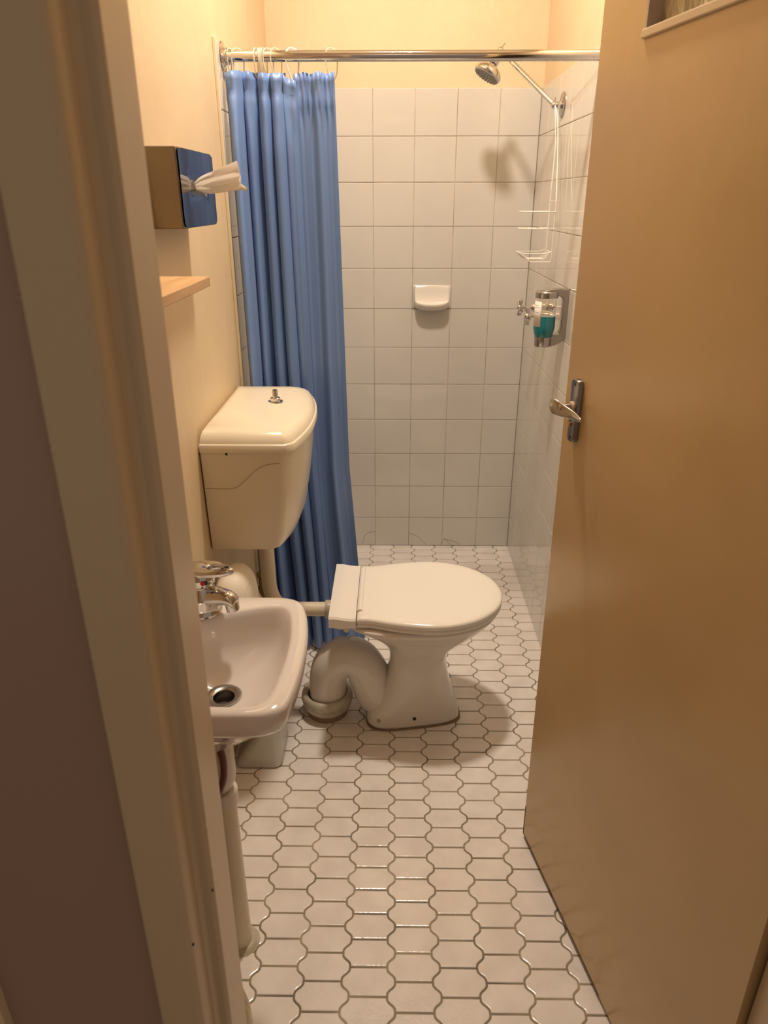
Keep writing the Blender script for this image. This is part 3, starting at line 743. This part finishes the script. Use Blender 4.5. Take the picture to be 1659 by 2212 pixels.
# the tissue itself
bm = B()
edge_top = [(417, 402), (428, 388), (448, 374), (484, 360), (512, 349)]
edge_bot = [(417, 411), (438, 415), (462, 418), (495, 415), (524, 409)]
tp = catmull([P(a, b, Y=1.500-.012*k) for k, (a, b) in enumerate(edge_top)], 8); bt = catmull([P(a, b, Y=1.500-.012*k) for k, (a, b) in enumerate(edge_bot)], 8)
GR = []
NN = len(tp)
for i in range(NN):
    row = []
    for j in range(25):
        s = j/24; p = tp[i].lerp(bt[i], s); t = i/(NN-1)
        dy = (.008*math.sin(s*7+2*t)+.004*math.sin(s*15-3*t))*min(1, t*3)*(1-.5*t)+.004*math.sin(4*t+s*3)*t
        tri = max(0, 1-abs((s-.28)-.25*(t-.6))*9)*.006
        p = p+Vector((0, -dy-tri, .0012*math.sin(s*21+t*8)))
        row.append(bm.verts.new(p))
    GR.append(row)
for i in range(NN-1):
    for j in range(24): bm.faces.new((GR[i][j], GR[i+1][j], GR[i+1][j+1], GR[i][j+1]))
# folded corner tab
a0, a1, a2, a3 = P(519, 396, Y=1.452), P(534, 406, Y=1.450), P(531, 414, Y=1.450), P(519, 409, Y=1.454)
loft(bm, [[a0, a1], [a3, a2]], False, False, close=False)
ti = link('tissue', bm, M['paper'], None, solid=.0005, autosm=60); tag(ti, 'white paper tissue pulled half out of the steel dispenser', 'tissue')

# ================================================================== WOODEN SHELF
bm = B(); fx_ = -.318
cpt = P(453, 597, X=fx_)
box(bm, (XL, .72, cpt.z-.016), (fx_, cpt.y, cpt.z))
tag(link('wall_shelf', bm, M['wood'], None, bevel=.0015), 'pale wooden shelf on the left wall below the tissue dispenser', 'shelf')

# ================================================================== WASH BASIN
BZ = .79
bs = empty('wash_basin', (XL, .95, BZ), 'small white ceramic wash basin on the left wall', 'basin')
oc = [(XL+.002, .792), (-.36, .788), (-.26, .786), (-.195, .787), (-.170, .792), (-.155, .803), (-.1475, .822), (-.1415, .87), (-.1385, .93), (-.140, .99), (-.147, 1.045), (-.155, 1.078), (-.165, 1.098), (-.182, 1.109), (-.21, 1.113), (-.30, 1.112), (-.38, 1.110), (XL+.002, 1.108)]
def dense(pts, k): return [Vector((p.x, p.y)) for p in catmull([(x, y, 0) for x, y in pts], k)]
outer = dense(oc, 4)+[Vector((XL+.002, 1.108-(1.108-.792)*i/8)) for i in range(1, 8)]
ic = [(-.405, .850), (-.36, .818), (-.26, .808), (-.208, .809), (-.190, .816), (-.179, .838), (-.172, .885), (-.168, .935), (-.169, .99), (-.176, 1.040), (-.184, 1.064), (-.200, 1.075), (-.225, 1.073), (-.265, 1.062), (-.310, 1.045), (-.350, 1.028), (-.385, 1.005), (-.412, .94)]
inn = catmull([(x, y, 0) for x, y in ic], 5, closed=True); inn = [Vector((p.x, p.y)) for p in inn]
def resample(pts, n, c):
    # ray-cast by angle around c
    out = []; m_ = len(pts)
    for i in range(n):
        a = 2*PI*i/n-PI+1e-4; d = Vector((math.cos(a), math.sin(a))); best = None
        for k in range(m_):
            p, q = pts[k], pts[(k+1) % m_]; e = q-p; den = d.x*e.y-d.y*e.x
            if abs(den) < 1e-12: continue
            w = p-c; t = (w.x*e.y-w.y*e.x)/den; s_ = (w.x*d.y-w.y*d.x)/den
            if t > 0 and -1e-6 <= s_ <= 1+1e-6 and (best is None or t > best): best = t
        out.append(c+d*best)
    return out
cc = Vector((-.27, .945)); NB = 120
OU = resample(outer, NB, cc); IN = resample(inn, NB, cc); DR = Vector((-.281, .953))
def ring3(pl, z): return [Vector((p.x, p.y, z if not callable(z) else z(p))) for p in pl]
def mix(a, b, t): return [p.lerp(q, t) for p, q in zip(a, b)]
def circ(c, r_): return [Vector((c.x+r_*math.cos(2*PI*i/NB-PI), c.y+r_*math.sin(2*PI*i/NB-PI))) for i in range(NB)]
def clampw(pl): return [Vector((max(p.x, XL+.002), p.y)) for p in pl]
CD = circ(DR, .026)
bm = B()
und = circ(Vector((-.33, .95)), .07)
loops = [ring3(clampw(und), .645), ring3(clampw(mix(OU, und, .75)), .655), ring3(clampw(mix(OU, und, .40)), .705), ring3(clampw(mix(OU, und, .15)), .739), ring3(clampw(mix(OU, und, .06)), .745), ring3(clampw(mix(OU, und, .025)), .753), ring3(clampw(mix(OU, und, .006)), .768),
         ring3(mix(OU, [cc]*NB, .000), BZ-.010), ring3(mix(OU, [cc]*NB, .010), BZ-.0035), ring3(mix(OU, [cc]*NB, .035), BZ-.0005), ring3(mix(OU, IN, .72), BZ+.0003), ring3(mix(OU, IN, .92), BZ-.001),
         ring3(IN, BZ-.004), ring3(mix(IN, CD, .05), BZ-.012), ring3(mix(IN, CD, .13), BZ-.032), ring3(mix(IN, CD, .24), BZ-.056), ring3(mix(IN, CD, .42), BZ-.075), ring3(mix(IN, CD, .65), BZ-.089), ring3(mix(IN, CD, .88), BZ-.098), ring3(CD, BZ-.101), ring3(circ(DR, .0185), BZ-.104), ring3(circ(DR, .018), BZ-.128)]
loft(bm, loops, cap0=True, cap1=True); link('bowl', bm, M['basin'], bs, autosm=80)
bm = B(); lathe(bm, (DR.x, DR.y, BZ-.102), (0, 0, 1), [(.0185, -.004), (.0215, 0), (.0290, .0010), (.0300, .0035), (.0240, .0045), (.0180, .001), (.0172, -.010), (.0172, -.024)], 40, cap0=False, cap1=False); DRG = link('drain_ring', bm, M['satin'], bs)
bm = B(); cyl(bm, (DR.x, DR.y, BZ-.124), (DR.x, DR.y, BZ-.120), .0178); tag(link('drain_hole', bm, mat('drain_dark', (.06, .045, .035), .5), DRG), 'dark drain hole')

# mixer tap standing on the basin
tc_ = Vector((-.331, 1.064, BZ))
mt = empty('basin_tap', tc_, 'chrome single-lever mixer tap on the back corner of the wash basin', 'tap')
sdir = Vector((.93, -.36, 0)).normalized()
bm = B(); lathe(bm, tc_, (0, 0, 1), [(.0320, 0), (.0325, .003), (.0305, .006), (.0295, .020), (.0275, .036), (.0240, .044), (.0205, .050), (.0215, .052), (.0245, .056), (.0245, .074), (.022, .077)], 40); link('body', bm, M['chrome'], mt)
bm = B(); sp0 = tc_+Vector((0, 0, .029))
LP = []
for s, w, hgt, dz in ((-.004, .0245, .024, -.002), (.026, .0205, .0190, .003), (.045, .0165, .0140, .008), (.059, .0145, .0120, .007), (.067, .0125, .0115, .002), (.070, .010, .009, -.004)):
    c_ = sp0+sdir*s+Vector((0, 0, dz)); sd_ = Vector((-sdir.y, sdir.x, 0))
    LP.append([c_+sd_*w*math.cos(a_)+Vector((0, 0, 1))*hgt*math.sin(a_) for a_ in [2*PI*j/20 for j in range(20)]])
loft(bm, LP); SPT = link('spout', bm, M['chrome'], mt, sub=1)
bm = B(); q = sp0+sdir*.058+Vector((0, 0, .002)); lathe(bm, q, (sdir.x*.25, sdir.y*.25, -1), [(.0105, 0), (.0118, .004), (.0118, .017), (.0105, .018)], 28); link('aerator', bm, M['chrome'], SPT)
# loop lever
bm = B(); lv0 = tc_+Vector((0, 0, .082))
pl_ = [Vector((math.cos(a_), math.sin(a_))) for a_ in [2*PI*j/40 for j in range(40)]]
sdn = Vector((-sdir.y, sdir.x, 0))
def lever_loop(k, z):
    out = []
    for p in pl_:
        lx = .024+.050*p.x*k; w = .0235*(1-.30*max(0, p.x))*k
        zz = z+.010*max(0, (lx+.02)/.1)**1.5
        out.append(lv0+sdir*(lx-.004)+sdn*(w*p.y)+Vector((0, 0, zz)))
    return out
def hole_loop(k, z):
    out = []
    for p in pl_:
        lx = .043+.020*p.x*k; w = .0115*k
        out.append(lv0+sdir*(lx-.004)+sdn*(w*p.y)+Vector((0, 0, z+.010*max(0, (lx+.02)/.1)**1.5)))
    return out
loft(bm, [hole_loop(1, -.004), lever_loop(.96, -.005), lever_loop(1, -.002), lever_loop(1, .001), lever_loop(.94, .005), hole_loop(1.08, .006), hole_loop(1, .004), hole_loop(1, -.004)], False, False); link('lever', bm, M['chrome'], mt, autosm=60)
bm = B(); q = tc_+Vector((.010, -.0225, .066)); cyl(bm, q, q+Vector((.0013, -.0026, 0)), .0042, 20); tag(link('hot_dot', bm, M['red'], mt), 'red hot-water dot')
bm = B(); q = tc_+Vector((.0140, -.0203, .066)); cyl(bm, q, q+Vector((.0015, -.0024, 0)), .0038, 20); link('cold_dot', bm, mat('dark_blue_dot', (.01, .015, .05), .3), mt)

# trap and waste pipe below the basin
wy = 1.005; wx = -.320
wp = empty('basin_waste', (wx, wy, 0), 'white plastic bottle trap and waste pipe running from basin to floor', 'waste pipe')
bm = B(); lathe(bm, (wx-.004, wy, .44), (0, 0, 1), [(.024, 0), (.031, .015), (.0335, .03), (.0335, .16), (.030, .165), (.021, .17), (.021, .200)], 40); link('bottle_trap', bm, M['trap'], wp)
bm = B(); lathe(bm, (wx-.002, wy, .400), (0, 0, 1), [(.026, 0), (.031, .004), (.031, .030), (.027, .034)], 16); link('trap_nut', bm, M['trap'], wp)
bm = B(); tube(bm, [(wx, wy, .405), (wx, wy, .2), (wx, wy, -.002)], .0245, 28); link('waste_tube', bm, M['pvc'], wp)
bm = B(); lathe(bm, (wx+.004, wy, 0), (0, 0, 1), [(.038, 0), (.032, .004), (.026, .008)], 14); tag(link('mortar_patch', bm, M['collar'], wp), 'rough grout around the pipe foot')
bm = B(); q = P(476, 1600, Y=.96)
tube(bm, [(q.x-.03, .955, .66), (q.x-.008, .955, .60), (q.x+.002, .955, .545), (q.x-.006, .955, .49), (q.x-.035, .955, .455), (XL+.004, .955, .45)], .0065, 12, smooth=6)
tag(link('supply_hose', bm, M['hose']), 'dark red braided supply hose curving under the wash basin', 'hose')

# ================================================================== TOILET ROLL, BIN etc.
dcn = P(507, 1279, Y=1.485)
sb = empty('sanitary_bin', (-.37, 1.58, 0), 'tall plastic bin with domed ivory lid against the wall behind the basin', 'bin')
bm = B(); loops = []
for z, xr_, y0_, k in ((0.002, -.307, 1.506, 1), (.006, -.304, 1.503, 1), (.03, -.306, 1.510, .96), (.08, -.309, 1.524, .80), (.14, -.312, 1.534, .66), (.22, -.314, 1.538, .55), (.40, -.316, 1.485, .45), (.52, dcn.x+.046, 1.425, .4)):
    x0_ = {0.002: XL+.008, .006: XL+.010, .03: XL+.026, .08: XL+.062, .14: XL+.076}.get(z, XL+.072 if z < .3 else XL+.034)
    loops.append([Vector((p.x, p.y, z)) for p in rrect(x0_, y0_, xr_, min(1.66, y0_+.16), .012+.012*(1 if z < .1 else .8), 6)])
loft(bm, loops); link('bin_body', bm, M['bin'], sb, autosm=60)
bm = B(); loops = []
for i in range(13):
    e = i/12*PI/2; k = math.cos(e)**.75 if i < 12 else .02; zz = dcn.z-.03+.088*math.sin(e)
    loops.append([Vector((dcn.x+.0505*k*math.copysign(abs(math.cos(a_))**.85, math.cos(a_)), 1.500+.085*k*math.copysign(abs(math.sin(a_))**.9, math.sin(a_)), zz)) for a_ in [2*PI*j/40 for j in range(40)]])
loops.insert(0, [p-Vector((0, 0, dcn.z-.03-.51)) for p in loops[0]])
loft(bm, loops); dome = link('domed_lid', bm, mat('matt_ivory', (.86, .79, .66), .6), sb, autosm=80)
bm = B(); tube(bm, [hit(dome, a_, b_)[0] for a_, b_ in ((541, 1248), (538, 1258), (534, 1270), (529, 1286))], .0004, 6); link('lid_seam', bm, mat('seam_shade', (.42, .34, .24), .9), sb)

bm = B(); vc = Vector((-.358, 1.86, 0))
cyl(bm, (-.405, 1.93, .30), (-.405, 1.93, .37), .012); cyl(bm, (XL, 1.93, .33), (-.40, 1.93, .33), .008); lathe(bm, (-.405, 1.93, .37), (0, 0, 1), [(.006, 0), (.018, .006), (.018, .016), (.006, .02)], 8)
# rusty stop valve behind the flush pipe
tag(link('stop_valve', bm, mat('tarnished_brass', (.25, .18, .08), .45, .8)), 'tarnished brass stop valve low on the wall beside the flush pipe', 'valve')

# yellowed rounded plastic tub at the foot of the door frame
bm = B(); tubc = (-.347, .795)
lathe(bm, (tubc[0], tubc[1], .0), (0, 0, 1), [(.080, 0), (.089, .006), (.0935, .03), (.0925, .07), (.087, .100), (.074, .118), (.05, .128), (0, .130)], 48, cap1=False)
tag(link('plastic_tub', bm, M['yellowed']), 'yellowed cream rounded tub on the floor beside the door frame', 'tub')
